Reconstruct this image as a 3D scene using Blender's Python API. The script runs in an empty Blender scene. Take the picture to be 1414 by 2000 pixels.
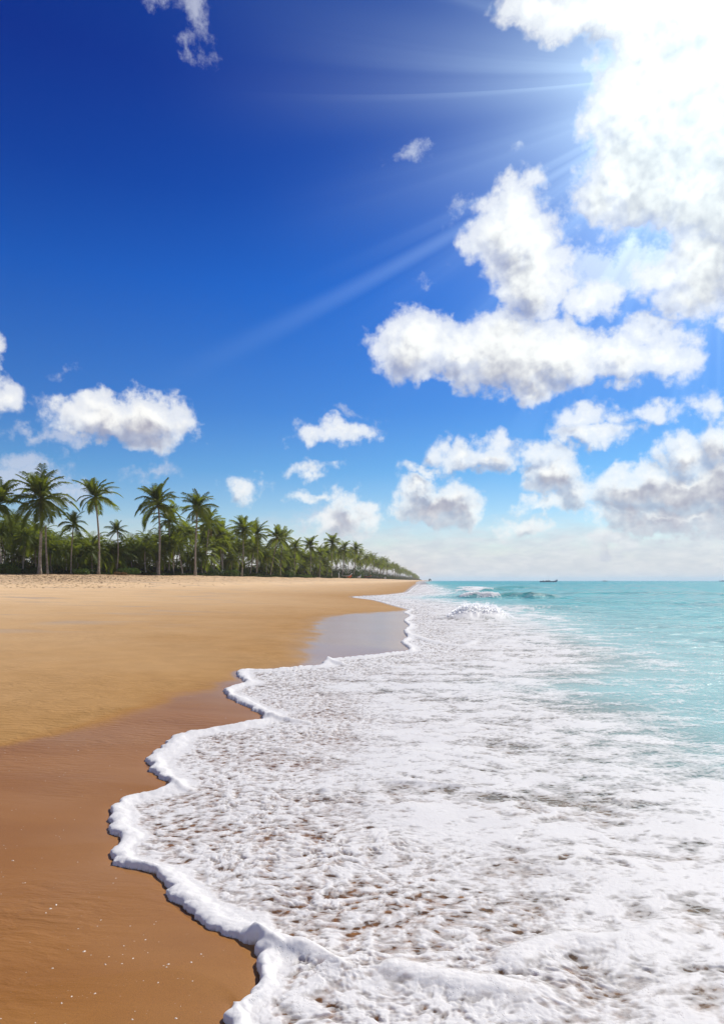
import bpy, math, random
import numpy as np
from mathutils import Vector, Matrix

random.seed(7)
rng = np.random.default_rng(7)
S = bpy.context.scene
COL = S.collection
H = 1.7            # eye height above the swash
F = 1333.0         # focal length in photo pixels
CX, HY = 707.0, 1134.0

# ------------------------------------------------------------------ camera
cam = bpy.data.cameras.new('camera')
cam.sensor_fit = 'VERTICAL'; cam.sensor_height = 36.0; cam.sensor_width = 36.0
cam.lens = 36.0 * F / 2000.0
cam.shift_y = 0.067
cam.clip_start = 0.05; cam.clip_end = 60000
camo = bpy.data.objects.new('camera', cam); COL.objects.link(camo)
camo.location = (0, 0, H); camo.rotation_euler = (math.pi/2, 0, 0)
S.camera = camo

# ------------------------------------------------------------------ view
S.view_settings.view_transform = 'Standard'; S.view_settings.look = 'None'
S.view_settings.gamma = 1; S.view_settings.exposure = 0.0
S.view_settings.use_curve_mapping = False
S.cycles.max_bounces = 6; S.cycles.diffuse_bounces = 3; S.cycles.glossy_bounces = 2
S.cycles.transparent_max_bounces = 12; S.cycles.volume_bounces = 1
S.cycles.use_denoising = True
S.cycles.sample_clamp_indirect = 6

# ------------------------------------------------------------------ sun
SUN_AZ, SUN_EL = math.radians(42), math.radians(46)
sd = Vector((math.sin(SUN_AZ)*math.cos(SUN_EL), math.cos(SUN_AZ)*math.cos(SUN_EL), math.sin(SUN_EL)))
sl = bpy.data.lights.new('sun', 'SUN'); sl.energy = 5.0; sl.angle = math.radians(0.55); sl.color = (1.0, 0.95, 0.85)
slo = bpy.data.objects.new('sun', sl); COL.objects.link(slo)
slo.rotation_euler = (-sd).to_track_quat('-Z', 'Y').to_euler()

# ------------------------------------------------------------------ node helpers
class NT:
    def __init__(s, tree): s.t = tree
    def n(s, typ, **kw):
        o = s.t.nodes.new(typ)
        for k, v in kw.items(): setattr(o, k, v)
        return o
    def L(s, a, b): s.t.links.new(a, b)
    def put(s, sock, v):
        if isinstance(v, bpy.types.NodeSocket): s.L(v, sock)
        elif v is not None: sock.default_value = v
    def m(s, op, a, b=None, c=None, clamp=False):
        o = s.n('ShaderNodeMath', operation=op, use_clamp=clamp)
        s.put(o.inputs[0], a)
        if b is not None: s.put(o.inputs[1], b)
        if c is not None: s.put(o.inputs[2], c)
        return o.outputs[0]
    def v(s, op, a, b=None, c=None):
        o = s.n('ShaderNodeVectorMath', operation=op)
        s.put(o.inputs[0], a)
        if b is not None: s.put(o.inputs[1], b)
        if c is not None: s.put(o.inputs[2], c)
        return o.outputs['Value'] if op in ('LENGTH', 'DOT_PRODUCT', 'DISTANCE') else o.outputs[0]
    def noise(s, vec, scale, detail=4, rough=0.5, dist=0.0, color=False, dims='3D'):
        o = s.n('ShaderNodeTexNoise'); o.noise_dimensions = dims
        s.put(o.inputs['Vector'], vec)
        o.inputs['Scale'].default_value = scale; o.inputs['Detail'].default_value = detail
        o.inputs['Roughness'].default_value = rough; o.inputs['Distortion'].default_value = dist
        return o.outputs['Color' if color else 'Fac']
    def ss(s, x, a, b, lo=0.0, hi=1.0):
        o = s.n('ShaderNodeMapRange', interpolation_type='SMOOTHSTEP')
        s.put(o.inputs[0], x)
        s.put(o.inputs[1], a); s.put(o.inputs[2], b)
        s.put(o.inputs[3], lo); s.put(o.inputs[4], hi)
        return o.outputs[0]
    def mix(s, f, a, b, blend='MIX'):
        o = s.n('ShaderNodeMix', data_type='RGBA', blend_type=blend)
        s.put(o.inputs[0], f); s.put(o.inputs[6], a); s.put(o.inputs[7], b)
        return o.outputs[2]
    def ramp(s, f, stops, interp='LINEAR'):
        o = s.n('ShaderNodeValToRGB'); o.color_ramp.interpolation = interp
        cr = o.color_ramp
        while len(cr.elements) < len(stops): cr.elements.new(0.5)
        for e, (p, c) in zip(cr.elements, stops):
            e.position = p; e.color = c if len(c) == 4 else (*c, 1)
        s.put(o.inputs[0], f)
        return o.outputs[0]
    def comb(s, x, y, z=0.0):
        o = s.n('ShaderNodeCombineXYZ'); s.put(o.inputs[0], x); s.put(o.inputs[1], y); s.put(o.inputs[2], z)
        return o.outputs[0]
    def attr(s, name, out='Fac'):
        o = s.n('ShaderNodeAttribute', attribute_name=name); return o.outputs[out]
    def bump(s, h, dist=0.01, strength=1.0, nrm=None):
        o = s.n('ShaderNodeBump'); s.put(o.inputs['Height'], h)
        o.inputs['Distance'].default_value = dist; s.put(o.inputs['Strength'], strength)
        if nrm is not None: s.L(nrm, o.inputs['Normal'])
        return o.outputs[0]

def sr(r, g, b):   # sRGB 0-255 -> linear
    return tuple(((c/255)/12.92 if c/255 <= 0.04045 else ((c/255+0.055)/1.055)**2.4) for c in (r, g, b))

# ------------------------------------------------------------------ world: Nishita sky, clouds
W = bpy.data.worlds.new('World'); S.world = W; W.use_nodes = True
wt = W.node_tree; wt.nodes.clear(); w = NT(wt)
W.cycles.sampling_method = 'MANUAL'; W.cycles.sample_map_resolution = 256
out = w.n('ShaderNodeOutputWorld'); bg = w.n('ShaderNodeBackground'); w.L(bg.outputs[0], out.inputs[0])
sky = w.n('ShaderNodeTexSky', sky_type='NISHITA', sun_disc=False)
sky.sun_elevation = SUN_EL; sky.sun_rotation = SUN_AZ
sky.altitude = 0; sky.air_density = 1.0; sky.dust_density = 0.3; sky.ozone_density = 3.0
bg.inputs[1].default_value = 0.1
SK = 10.0   # colours below are written as seen at strength 0.1
tc = w.n('ShaderNodeTexCoord')
dvec = tc.outputs['Generated']
sx = w.n('ShaderNodeSeparateXYZ'); w.L(dvec, sx.inputs[0])
X_, Y_, Z_ = sx.outputs
# stereographic chart of the sky about north: conformal, covers the whole sphere
den = w.m('ADD', Y_, 1.02)
P = w.comb(w.m('DIVIDE', X_, den), w.m('DIVIDE', Z_, den), 0.0)
def chart(px, py):
    v = Vector(((px-CX)/F, 1.0, (HY-py)/F)).normalized()
    return v.x/(1.02+v.y), v.z/(1.02+v.y)
PX = 1.0/(2.02*F)      # about one photo pixel in chart units at the centre
elev = w.m('ARCSINE', Z_)
el01 = w.m('DIVIDE', elev, math.pi/2, clamp=True)
# deepen the clear-air blue (polarised tropical sky): tint by elevation
tint = w.ramp(el01, [(0.0, (1.10, 0.98, 0.86)), (0.03, (0.85, 0.88, 0.88)), (0.10, (0.32, 0.60, 0.84)), (0.154, (0.17, 0.44, 0.82)),
                     (0.257, (0.035, 0.29, 0.82)), (0.326, (0.006, 0.165, 0.66)), (0.40, (0.002, 0.09, 0.54)), (0.6, (0.01, 0.12, 0.50)), (1.0, (0.03, 0.16, 0.50))])
clear = w.mix(1.0, sky.outputs[0], tint, 'MULTIPLY')
clear = w.mix(1.0, clear, (1.25, 1.25, 1.25, 1), 'MULTIPLY')
# clouds ------------------------------------------------------------
blobs = [ # px, py, rx, ry
 (1290,200,125,95),(1400,180,130,130),(1205,320,60,65),(1290,335,120,95),(1400,380,90,100),(1180,385,55,38),(1250,395,75,45),
 (1385,520,75,80),(1345,580,48,40),(1414,570,50,40),(1550,300,150,260),(1600,60,200,200),
 (1060,15,75,30),(1180,20,130,38),(1240,60,55,35),(1350,30,140,75),
 (1000,408,66,48),(1008,465,88,55),(1035,540,75,75),(980,520,35,25),
 (812,672,78,66),(900,682,90,56),(1000,690,110,78),(1100,690,90,62),(1200,700,90,42),(1290,688,62,38),(1330,700,26,34),(1255,650,48,24),(1040,752,56,28),
 (1150,585,62,30),(1300,545,50,40),
 (200,815,95,38),(290,822,85,46),(300,862,42,22), (-8,690,12,34),(-2,772,36,30),(-80,740,60,60),
 (655,845,58,20),(700,852,40,18),(602,850,28,14),(608,917,26,9),(480,960,24,21),
 (688,1000,46,38),(660,1030,60,25),(850,985,86,42),(825,955,50,20),(895,1005,46,34),(620,968,34,9),
 (960,890,62,24),(905,895,45,26),(866,872,16,20),(835,925,40,12),(1085,925,58,44),(1060,885,36,24),(1120,955,46,32),(1060,985,40,12),(960,870,20,20),
 (1030,1030,46,20),(1150,845,60,22),(1140,812,32,24),(1200,808,16,11),(1288,800,34,20),(1400,795,28,22),
 (1330,895,52,44),(1250,960,82,46),(1350,960,110,46),(1405,880,46,50),(1230,1000,70,30),(1310,1020,120,26),(1180,1052,40,20),(1480,960,120,80),
]
wisps = [(792,302,34,16),(832,284,14,12),(892,412,20,12),(1015,285,10,8),(838,545,14,10),(380,8,34,30),(400,50,18,34),(318,0,50,16),(372,95,14,24),
 (130,790,60,14),(120,850,60,20),(60,845,50,12),(300,928,50,13),(332,915,18,20),(40,900,80,26),(20,940,120,40),(150,960,60,24),(1200,535,110,46),(1250,505,76,34),(1150,520,50,40),(1120,560,50,30),
 (680,802,40,10),(735,835,30,12),(1240,838,30,10),(130,725,14,10),(1010,870,30,12),(640,1010,70,30),(1230,815,18,14)]
wn = w.noise(dvec, 24.0, 8, 0.55, color=True)
warp = w.v('MULTIPLY', w.v('SUBTRACT', wn, (0.5, 0.5, 0.5)), (0.036, 0.036, 0.0))
Pw = w.v('ADD', P, warp)
Pw = w.v('MULTIPLY', Pw, (1, 1, 0))
def field(vec, use=None, sm=5):
    cur = None
    for (px, py, rx, ry) in (use or blobs):
        cx, cy = chart(px, py)
        k = 1.0 + 0.0
        rx2, ry2 = rx*PX*k, ry*PX*k
        rm = (rx2*ry2)**0.5
        # length((p-c)/r)*rm - rm
        q = w.v('MULTIPLY_ADD', vec, (rm/rx2, rm/ry2, 0), (-cx*rm/rx2, -cy*rm/ry2, 0))
        d = w.v('LENGTH', q)
        d = w.m('SUBTRACT', d, rm)
        cur = d if cur is None else w.m('SMOOTH_MIN', cur, d, sm*PX)
    return cur
Fd = field(Pw)
kk = w.ss(elev, 0.10, 0.34, 0.38, 1.0)
upo = w.v('SCALE', (20*PX, 50*PX, 0)); w.put(upo.node.inputs['Scale'], kk)
up = w.v('ADD', Pw, upo)
Fs = field(up)
fb = w.noise(dvec, 34.0, 10, 0.62)
def billow(vec, sc, det):
    v_ = w.n('ShaderNodeTexVoronoi'); v_.feature = 'F1'; w.put(v_.inputs['Vector'], vec); v_.inputs['Scale'].default_value = sc
    v_.inputs['Detail'].default_value = det; v_.inputs['Roughness'].default_value = 0.55; v_.normalize = True
    return v_.outputs['Distance']
bvec = w.v('ADD', dvec, w.v('MULTIPLY', w.v('SUBTRACT', wn, (0.5, 0.5, 0.5)), (0.02, 0.02, 0.02)))
bl_a = billow(bvec, 30.0, 2.0)
bl_b = billow(w.v('ADD', bvec, (0.0045, 0.0, 0.0080)), 30.0, 2.0)
rl1 = w.noise(dvec, 24.0, 6, 0.5)
rl2 = w.noise(w.v('ADD', dvec, (0.005, 0.0, 0.009)), 24.0, 6, 0.5)
dens = w.m('SUBTRACT', w.m('ADD', w.m('MULTIPLY', w.m('SUBTRACT', fb, 0.535), 74*PX), w.m('MULTIPLY', w.m('SUBTRACT', 0.38, bl_a), 40*PX)), Fd)
mask = w.ss(dens, -15*PX, 14*PX)
soft = w.ss(dens, 0.0, 60*PX)
# lit side: close to the sunward / upper outline -> white, deep below it -> lavender grey
lit = w.ss(w.m('ADD', w.m('DIVIDE', Fs, kk), w.m('ADD', w.m('MULTIPLY', w.m('SUBTRACT', bl_b, 0.4), 34*PX), w.m('MULTIPLY', w.m('SUBTRACT', rl2, 0.5), -44*PX))), -85*PX, 14*PX)
relief = w.m('ADD', w.m('MULTIPLY', w.m('SUBTRACT', rl1, rl2), 0.5), w.m('ADD', w.m('MULTIPLY', w.m('SUBTRACT', bl_b, bl_a), 0.45), w.m('MULTIPLY', w.m('SUBTRACT', 0.4, bl_a), 0.12)))
lum = w.m('ADD', w.m('ADD', w.m('MULTIPLY', lit, 0.38), 0.57), relief)
sunv = w.v('DOT_PRODUCT', w.v('NORMALIZE', dvec), (math.sin(math.radians(28.5))*math.cos(math.radians(33.6)), math.cos(math.radians(28.5))*math.cos(math.radians(33.6)), math.sin(math.radians(33.6))))
ang = w.m('ARCCOSINE', sunv)    # angle from the veiled sun
near_sun = w.ss(ang, 0.62, 0.10)
lum = w.m('ADD', lum, w.m('MULTIPLY', near_sun, 0.10))
lum = w.m('MINIMUM', w.m('MAXIMUM', lum, 0.46), 1.3)
cl_col = w.mix(w.ss(lum, 0.4, 0.95), (*[c*1.0 for c in sr(168, 168, 190)], 1), (*[c*1.0 for c in sr(252, 252, 250)], 1))
cl_col = w.v('SCALE', cl_col, None); cl_node = cl_col.node; w.put(cl_node.inputs['Scale'], w.m('MULTIPLY', w.ss(lum, 0.2, 1.3, 0.84, 1.08), SK))
Fw = field(Pw, wisps, 9)
fbw = w.noise(dvec, 40.0, 10, 0.68)
dw = w.m('SUBTRACT', w.m('MULTIPLY', w.m('SUBTRACT', fbw, 0.52), 110*PX), Fw)
mw = w.m('MULTIPLY', w.ss(dw, -8*PX, 34*PX), 0.62)
clear = w.mix(mw, clear, (*[c*SK for c in sr(214, 218, 232)], 1))
base = w.mix(w.m('MULTIPLY', mask, w.ss(soft, 0, 1, 0.74, 1.0)), clear, cl_col)
# low lavender-white bank along the horizon
hz = w.noise(w.v('MULTIPLY', dvec, (1, 1, 3.2)), 13.0, 8, 0.6)
bank = w.m('MULTIPLY', w.ss(w.m('ADD', elev, w.m('MULTIPLY', w.m('SUBTRACT', hz, 0.5), 0.09)), 0.105, 0.030), 0.85)
hz2 = w.noise(w.v('MULTIPLY', dvec, (1, 1, 3.0)), 34.0, 8, 0.6)
bankcol = w.mix(w.ss(hz2, 0.30, 0.75), (*[c*SK for c in sr(203, 207, 219)], 1), (*[c*SK for c in sr(226, 226, 232)], 1))
bankleft = w.ss(X_, -0.2, 0.1, 0.65, 1.0)
base = w.mix(w.m('MULTIPLY', bank, bankleft), base, bankcol)
# fair-weather clouds outside the framed part of the sky
az = w.m('ARCTAN2', X_, Y_)
oth = w.noise(w.v('MULTIPLY', dvec, (1, 1, 1.8)), 3.2, 9, 0.6)
om = w.m('MULTIPLY', w.ss(oth, 0.52, 0.62), w.ss(w.m('ABSOLUTE', w.m('SUBTRACT', az, 0.0)), 0.62, 0.85))
base = w.mix(w.m('MULTIPLY', om, 0.9), base, (*[c*SK for c in sr(225, 226, 232)], 1))
# veil of light around the clouded sun with crepuscular rays
scx, scy = chart(1430, 125)
rel = w.v('SUBTRACT', P, (scx, scy, 0))
rs = w.n('ShaderNodeSeparateXYZ'); w.L(rel, rs.inputs[0])
theta = w.m('ARCTAN2', rs.outputs[1], rs.outputs[0])      # -pi..pi
def beam(px, py, wid, amp, reach):
    ax, ay = chart(px, py)
    t0 = math.atan2(ay-scy, ax-scx)
    dd = w.m('ABSOLUTE', w.m('SUBTRACT', theta, t0))
    dd = w.m('MINIMUM', dd, w.m('SUBTRACT', 2*math.pi, dd))
    g = w.ss(dd, wid, 0.0)
    fall = w.ss(ang, reach, reach*0.25)
    return w.m('MULTIPLY', w.m('MULTIPLY', g, amp), fall)
bs = [beam(620, 600, 0.034, 0.10, 0.84), beam(700, 185, 0.12, 0.08, 0.68), beam(700, 60, 0.11, 0.06, 0.70), beam(700, 120, 0.03, 0.02, 0.6), beam(1405, 620, 0.02, 0.06, 0.45), beam(700, 400, 0.13, 0.05, 0.62),
      beam(1345, 700, 0.05, 0.10, 0.48), beam(1385, 600, 0.03, 0.08, 0.45), beam(760, 760, 0.05, 0.03, 0.6), beam(1100, 800, 0.04, 0.03, 0.5)]
rn = w.n('ShaderNodeTexNoise'); rn.noise_dimensions = '1D'; w.put(rn.inputs['W'], theta); rn.inputs['Scale'].default_value = 9.0; rn.inputs['Detail'].default_value = 3.0
bs.append(w.m('MULTIPLY', w.m('MULTIPLY', w.ss(rn.outputs['Fac'], 0.46, 0.72), 0.10), w.m('POWER', w.ss(ang, 0.62, 0.06), 1.3)))
bsum = bs[0]
for b in bs[1:]: bsum = w.m('ADD', bsum, b)
g1 = w.m('EXPONENT', w.m('MULTIPLY', w.m('POWER', w.m('DIVIDE', ang, 0.175), 1.5), -1.0))
g2 = w.m('EXPONENT', w.m('MULTIPLY', w.m('POWER', w.m('DIVIDE', ang, 0.12), 2.0), -1.0))
glow = w.m('MULTIPLY', w.m('ADD', g1, bsum), SK)
glow = w.m('ADD', w.m('MULTIPLY', glow, w.ss(mask, 0, 1, 1.0, 0.20)), w.m('MULTIPLY', g2, 0.28*SK))
gcol = w.v('SCALE', (0.84, 1.06, 0.98)); w.put(gcol.node.inputs['Scale'], glow)
bcol = w.v('SCALE', (0.12, 0.75, 1.0)); w.put(bcol.node.inputs['Scale'], w.m('MULTIPLY', w.m('EXPONENT', w.m('MULTIPLY', w.m('POWER', w.m('DIVIDE', ang, 0.55), 2.0), -1.0)), 0.06*SK))
fin = w.v('ADD', w.v('ADD', base, gcol), bcol)
# below the horizon: same as the horizon (hidden by ground)
w.L(fin, bg.inputs[0])

# ------------------------------------------------------------------ numpy noise
def _h(ix, iy, seed):
    h = (ix.astype(np.int64)*374761393 + iy.astype(np.int64)*668265263 + seed*1442695041) & 0xFFFFFFFF
    h = ((h ^ (h >> 13))*1274126177) & 0xFFFFFFFF
    return (h ^ (h >> 16)) & 0xFFFF
_GA = np.linspace(0, 2*np.pi, 257)[:256]; _GC = np.cos(_GA); _GS = np.sin(_GA)
def pn(x, y, seed=0):
    x = np.asarray(x, float); y = np.asarray(y, float)
    if x.ndim == 1 and len(x) > 40000:
        return np.concatenate([pn(x[i:i+32768], y[i:i+32768], seed) for i in range(0, len(x), 32768)])
    xi = np.floor(x); yi = np.floor(y); fx = x-xi; fy = y-yi
    u = fx*fx*fx*(fx*(fx*6-15)+10); v = fy*fy*fy*(fy*(fy*6-15)+10)
    r = []
    for dx in (0, 1):
        for dy in (0, 1):
            g = _h(xi+dx, yi+dy, seed) & 255
            r.append(_GC[g]*(fx-dx) + _GS[g]*(fy-dy))
    return ((r[0]*(1-u)+r[2]*u)*(1-v) + (r[1]*(1-u)+r[3]*u)*v)*1.5
def fbm(x, y, o=3, seed=0, g=0.5):
    a = 1.0; s = 0; t = 0
    for i in range(o):
        s = s + a*pn(x, y, seed+i); t += a; a *= g; x = x*2.03+17.1; y = y*2.03+5.3
    return s/t
def sst(x, a, b):
    t = np.clip((x-a)/(b-a), 0, 1); return t*t*(3-2*t)

# ------------------------------------------------------------------ shore lines (photo pixel -> ground)
def gp(px, py, z=0.0):
    Y = (H-z)*F/(py-HY); return ((px-CX)/F*Y, Y)
def catmull(p, n=4):
    p = [np.array(q, float) for q in p]; r = []
    for i in range(len(p)-1):
        a = p[max(i-1, 0)]; b = p[i]; c = p[i+1]; d = p[min(i+2, len(p)-1)]
        for k in range(n):
            t = k/n
            r.append(0.5*((2*b)+(c-a)*t+(2*a-5*b+4*c-d)*t*t+(3*b-a-3*c+d)*t**3))
    r.append(p[-1]); return np.array(r)
wpx = [(450,2000),(470,1968),(500,1930),(507,1890),(492,1845),(440,1822),(380,1795),(345,1768),(327,1742),(322,1722),(285,1702),(228,1688),(222,1665),
       (240,1642),(216,1622),(214,1600),(224,1575),(262,1556),(318,1543),(332,1532),(300,1508),(287,1490),(300,1474),(322,1458),(335,1442),(380,1430),
       (440,1420),(498,1410),(514,1402),(490,1384),(450,1364),(440,1348),(462,1340),(480,1334),(464,1320),(470,1311),(520,1309),(580,1305),(625,1300),(640,1290),
       (690,1285),(735,1280),(775,1275),(800,1270),(783,1254),(795,1245),(788,1232),(798,1222),(788,1212),(800,1203),(788,1197),(800,1191)]
W1 = catmull([(-0.6,-30),(-0.5,-6),(-0.15,0.3),(-0.25,1.4)] + [gp(*q) for q in wpx], 3)
W2 = catmull([gp(*q) for q in [(770,1183),(730,1172),(688,1166),(740,1163),(790,1158),(800,1153),(806,1148),(815,1142),(822,1138.2),(826,1136.2)]] + [(215,2200),(230,2900),(-800,3600)], 3)
WL = np.vstack([W1, W2])
epx = [(-520,105),(-200,110),(0,120),(190,130),(310,148),(385,157),(475,190),(545,220),(650,290),(690,340),(750,500),(790,960),(815,1500),(822,2200)]
EL = catmull([(-90,-40),(-92,20)] + [((p-CX)/F*y, y) for p, y in epx] + [(170,2800),(-820,3400)], 4)
def sdist(x, y, L, sign=True, closure=None):
    x = np.asarray(x, float).ravel(); y = np.asarray(y, float).ravel()
    if len(x) > 20000:
        return np.concatenate([sdist(x[i:i+16384], y[i:i+16384], L, sign, closure) for i in range(0, len(x), 16384)])
    if len(x) > 1000:      # only the stretch of line that can be nearest
        mx_, my_ = x.mean(), y.mean(); rad_ = np.hypot(x-mx_, y-my_).max()
        A, B = L[:-1], L[1:]; e_ = B-A; t_ = np.clip(((mx_-A[:, 0])*e_[:, 0]+(my_-A[:, 1])*e_[:, 1])/((e_**2).sum(1)+1e-12), 0, 1)
        dc = np.hypot(mx_-A[:, 0]-t_*e_[:, 0], my_-A[:, 1]-t_*e_[:, 1]); near_ = dc <= dc.min()+2*rad_
    else: near_ = np.ones(len(L)-1, bool)
    best = np.full(x.shape, 1e18)
    for i in np.where(near_)[0]:
        ax, ay = L[i]; bx, by = L[i+1]; ex, ey = bx-ax, by-ay; l2 = ex*ex+ey*ey+1e-12
        t = np.clip(((x-ax)*ex+(y-ay)*ey)/l2, 0, 1)
        d = (x-ax-t*ex)**2+(y-ay-t*ey)**2
        np.minimum(best, d, out=best)
    best = np.sqrt(best)
    if not sign: return best
    poly = np.vstack([L, closure])       # polygon that is the seaward side
    ins = np.zeros(x.shape, bool); n = len(poly); ymin_, ymax_ = y.min(), y.max()
    for i in range(n):
        ax, ay = poly[i]; bx, by = poly[(i+1) % n]
        if ay == by or max(ay, by) < ymin_ or min(ay, by) > ymax_: continue
        c = ((ay > y) != (by > y))
        ins ^= c & (x < (bx-ax)*(y-ay)/(by-ay)+ax)
    return np.where(ins, best, -best)
SEA_CLOSE = np.array([(-30000, 3700), (-30000, 30000), (30000, 30000), (30000, -30)], float)
def dW(x, y): return sdist(x, y, WL, True, SEA_CLOSE)
def ground(x, y, d=None, e=None):
    x = np.asarray(x, float).ravel(); y = np.asarray(y, float).ravel()
    if d is None: d = dW(x, y)
    if e is None: e = sdist(x, y, EL, True, SEA_CLOSE)    # positive seaward of the tree line
    land = np.maximum(-d, 0); ee = np.maximum(e, 0)
    t = land/(land+ee+1e-6)
    h = 2.75*(0.42*t+0.58*t*t)+0.15*(1-np.exp(-land/3.0))
    h = h + 0.05*fbm(x/9, y/9, 2, 3)*sst(t, 0.3, 0.7)*np.clip(land/20, 0, 1) + 0.02*fbm(x/0.9, y/0.9, 2, 4)*sst(t, 0.55, 0.9)
    sea = -0.006-0.022*np.maximum(d, 0)
    sea = np.maximum(sea, -3.0)
    return np.where(d > 0, sea, h+0.002-0.008*np.exp(-land/0.05)), t
def unproj(px, py):
    z = 0.0
    for _ in range(8):
        x, y = gp(px, py, z); z = float(ground([x], [y])[0][0])
    return x, y
dpx = [(-400,1500),(-200,1475),(0,1452),(120,1430),(230,1402),(300,1374),(350,1354),(430,1334),(500,1317),(560,1302),(582,1288),(586,1262),(600,1236),(626,1207),(680,1199),(800,1189.5)]
DL = catmull([(-5.5,-30),(-5.5,0),(-5.2,3)] + [unproj(*q) for q in dpx] + [gp(778,1182),gp(735,1171.5),gp(684,1165.5),gp(742,1162),gp(788,1157),gp(797,1152),gp(804,1147.5),gp(813,1141.8),(44,560),(92,1100),(200,2200),(215,2900),(-800,3550)], 3)

# ------------------------------------------------------------------ wave heights of the water
R2W = lambda pts: catmull([gp(*q) for q in pts], 4)
RIDGES = [(R2W([(500,1836),(545,1852),(600,1862),(650,1882),(700,1902),(760,1915)]), 0.050, 0.055),
          (R2W([(512,1399),(540,1405),(575,1410),(640,1417)]), 0.06, 0.045),
          (R2W([(330,1530),(370,1545),(430,1548)]), 0.04, 0.03),
          (R2W([(640,1290),(670,1299),(705,1304)]), 0.08, 0.05),
          (R2W([(800,1240),(850,1255),(905,1262),(930,1250)]), 0.15, 0.035),
          (R2W([(640,1545),(760,1530),(900,1538),(1000,1540)]), 0.06, 0.022),
          (R2W([(1000,1880),(1100,1840),(1200,1842),(1330,1810),(1414,1800)]), 0.09, 0.025),
          (R2W([(780,1900),(900,1925),(1050,1950),(1200,1985)]), 0.09, 0.03)]
def breakers(x, y):
    """small surf waves; returns height, whitewater amount"""
    h = np.zeros_like(x); f = np.zeros_like(x)
    # nearest: collapsing whitewater
    n = fbm(x*0.9, y*0.5, 2, 60)
    cx = (x-5.1)/1.15; yc = 30.0+0.25*(x-5)+0.2*n
    prof = np.exp(-((y-yc)/0.9)**2)
    a = 0.36*np.exp(-cx**4)*(1+0.25*n) + 0.16*np.exp(-((x-3.6)/1.3)**2) + 0.10*np.exp(-((x-7.4)/2.2)**2)
    h += a*prof; f = np.maximum(f, np.clip(a*prof*4-0.3, 0, 1.2)*(x < 6.8))
    # second: glassy wave with its left end broken
    yc = 64.0-0.35*(x-14)+0.8*fbm(x*0.3, y*0.1, 2, 61)
    dy = y-yc
    prof = np.where(dy < 0, np.exp(-(dy/0.7)**2), np.exp(-(dy/3.2)**2))
    a = 0.60*sst(x, 8.5, 10.5)*(1-sst(x, 16.5, 20))*(1+0.18*fbm(x*0.8, x*0.0, 2, 62))
    h += a*prof; f = np.maximum(f, np.clip(1.4*sst(a*prof, 0.15, 0.5)*(1-sst(x+0.7*n, 12.0, 13.0)), 0, 1.2))
    # farther lines
    for (Y0, x0, x1, A, sl) in ((108, 16, 24, 0.55, -0.2), (150, 22, 40, 0.5, -0.25), (48, 15, 26, 0.22, -0.15), (85, 26, 44, 0.3, -0.2), (40, 9, 14, 0.25, -0.2)):
        yc = Y0+sl*(x-x0)+1.2*fbm(x*0.2, x*0+Y0, 2, 63)
        dy = y-yc
        prof = np.where(dy < 0, np.exp(-(dy/1.1)**2), np.exp(-(dy/4.0)**2))
        a = A*sst(x, x0-3, x0+1)*(1-sst(x, x1-3, x1+3))
        h += a*prof
        if A > 0.45: f = np.maximum(f, np.clip(1.2*sst(a*prof, 0.15, 0.4)*(1-sst(x+n, x0+3, x0+6)), 0, 1))
    return h, f
def water(x, y, d, fine=True):
    amp = sst(d, 2.5, 14)
    h = amp*(0.10*fbm(x/5.0+0.1*y, y/2.4, 3, 40)) + amp*0.035*pn(x/1.3, y/0.7, 44)
    h += 0.018*fbm(x*0.9, y*0.9, 2, 45)*sst(d, 0.6, 3)*(1-sst(d, 6, 14)*0.5)
    b, f = breakers(x, y)
    return h+b, f

# ------------------------------------------------------------------ mesh helpers
def grid_mesh(name, X, Y, Z, mat, attrs=None, keep=None, smooth=True):
    R, C = X.shape
    idx = np.arange(R*C).reshape(R, C)
    q = np.stack([idx[:-1, :-1], idx[:-1, 1:], idx[1:, 1:], idx[1:, :-1]], -1).reshape(-1, 4)
    if keep is not None:
        k = keep.ravel(); q = q[k[q].any(1)]
    used = np.unique(q); remap = np.full(R*C, -1, np.int64); remap[used] = np.arange(len(used)); q = remap[q]
    co = np.stack([X.ravel()[used], Y.ravel()[used], Z.ravel()[used]], -1)
    me = bpy.data.meshes.new(name)
    me.vertices.add(len(co)); me.vertices.foreach_set('co', co.astype(np.float32).ravel())
    me.loops.add(q.size); me.loops.foreach_set('vertex_index', q.astype(np.int32).ravel())
    me.polygons.add(len(q)); me.polygons.foreach_set('loop_start', (np.arange(len(q))*4).astype(np.int32))
    me.update(calc_edges=True)
    me.polygons.foreach_set('use_smooth', np.full(len(q), smooth))
    for k, v in (attrs or {}).items():
        a = me.attributes.new(k, 'FLOAT', 'POINT'); a.data.foreach_set('value', v.ravel()[used].astype(np.float32))
    me.materials.append(mat)
    o = bpy.data.objects.new(name, me); COL.objects.link(o)
    return o
def rows_from(y0, y1, step_fn):
    """row distances; step in final-picture pixels below the horizon"""
    f = 681.0; r = []; p = H*f/y0; pe = H*f/y1
    while p > pe:
        r.append(H*f/p); p -= step_fn(p)
    r.append(y1); return np.array(r)
def cols(smax, fine, dens, outer):
    a = np.arange(-fine, fine+1e-9, dens)
    k = fine; L = []
    st = dens
    while k < smax:
        st *= outer; k += st; L.append(k)
    L = np.array(L); return np.concatenate([-L[::-1], a, L])

def mat(name):
    m = bpy.data.materials.new(name); m.use_nodes = True; m.node_tree.nodes.clear()
    n = NT(m.node_tree); o = n.n('ShaderNodeOutputMaterial'); return m, n, o
def principled(n, o, **kw):
    b = n.n('ShaderNodeBsdfPrincipled')
    for k, v in kw.items(): n.put(b.inputs[k], v)
    if o: n.L(b.outputs[0], o.inputs[0])
    return b

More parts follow.
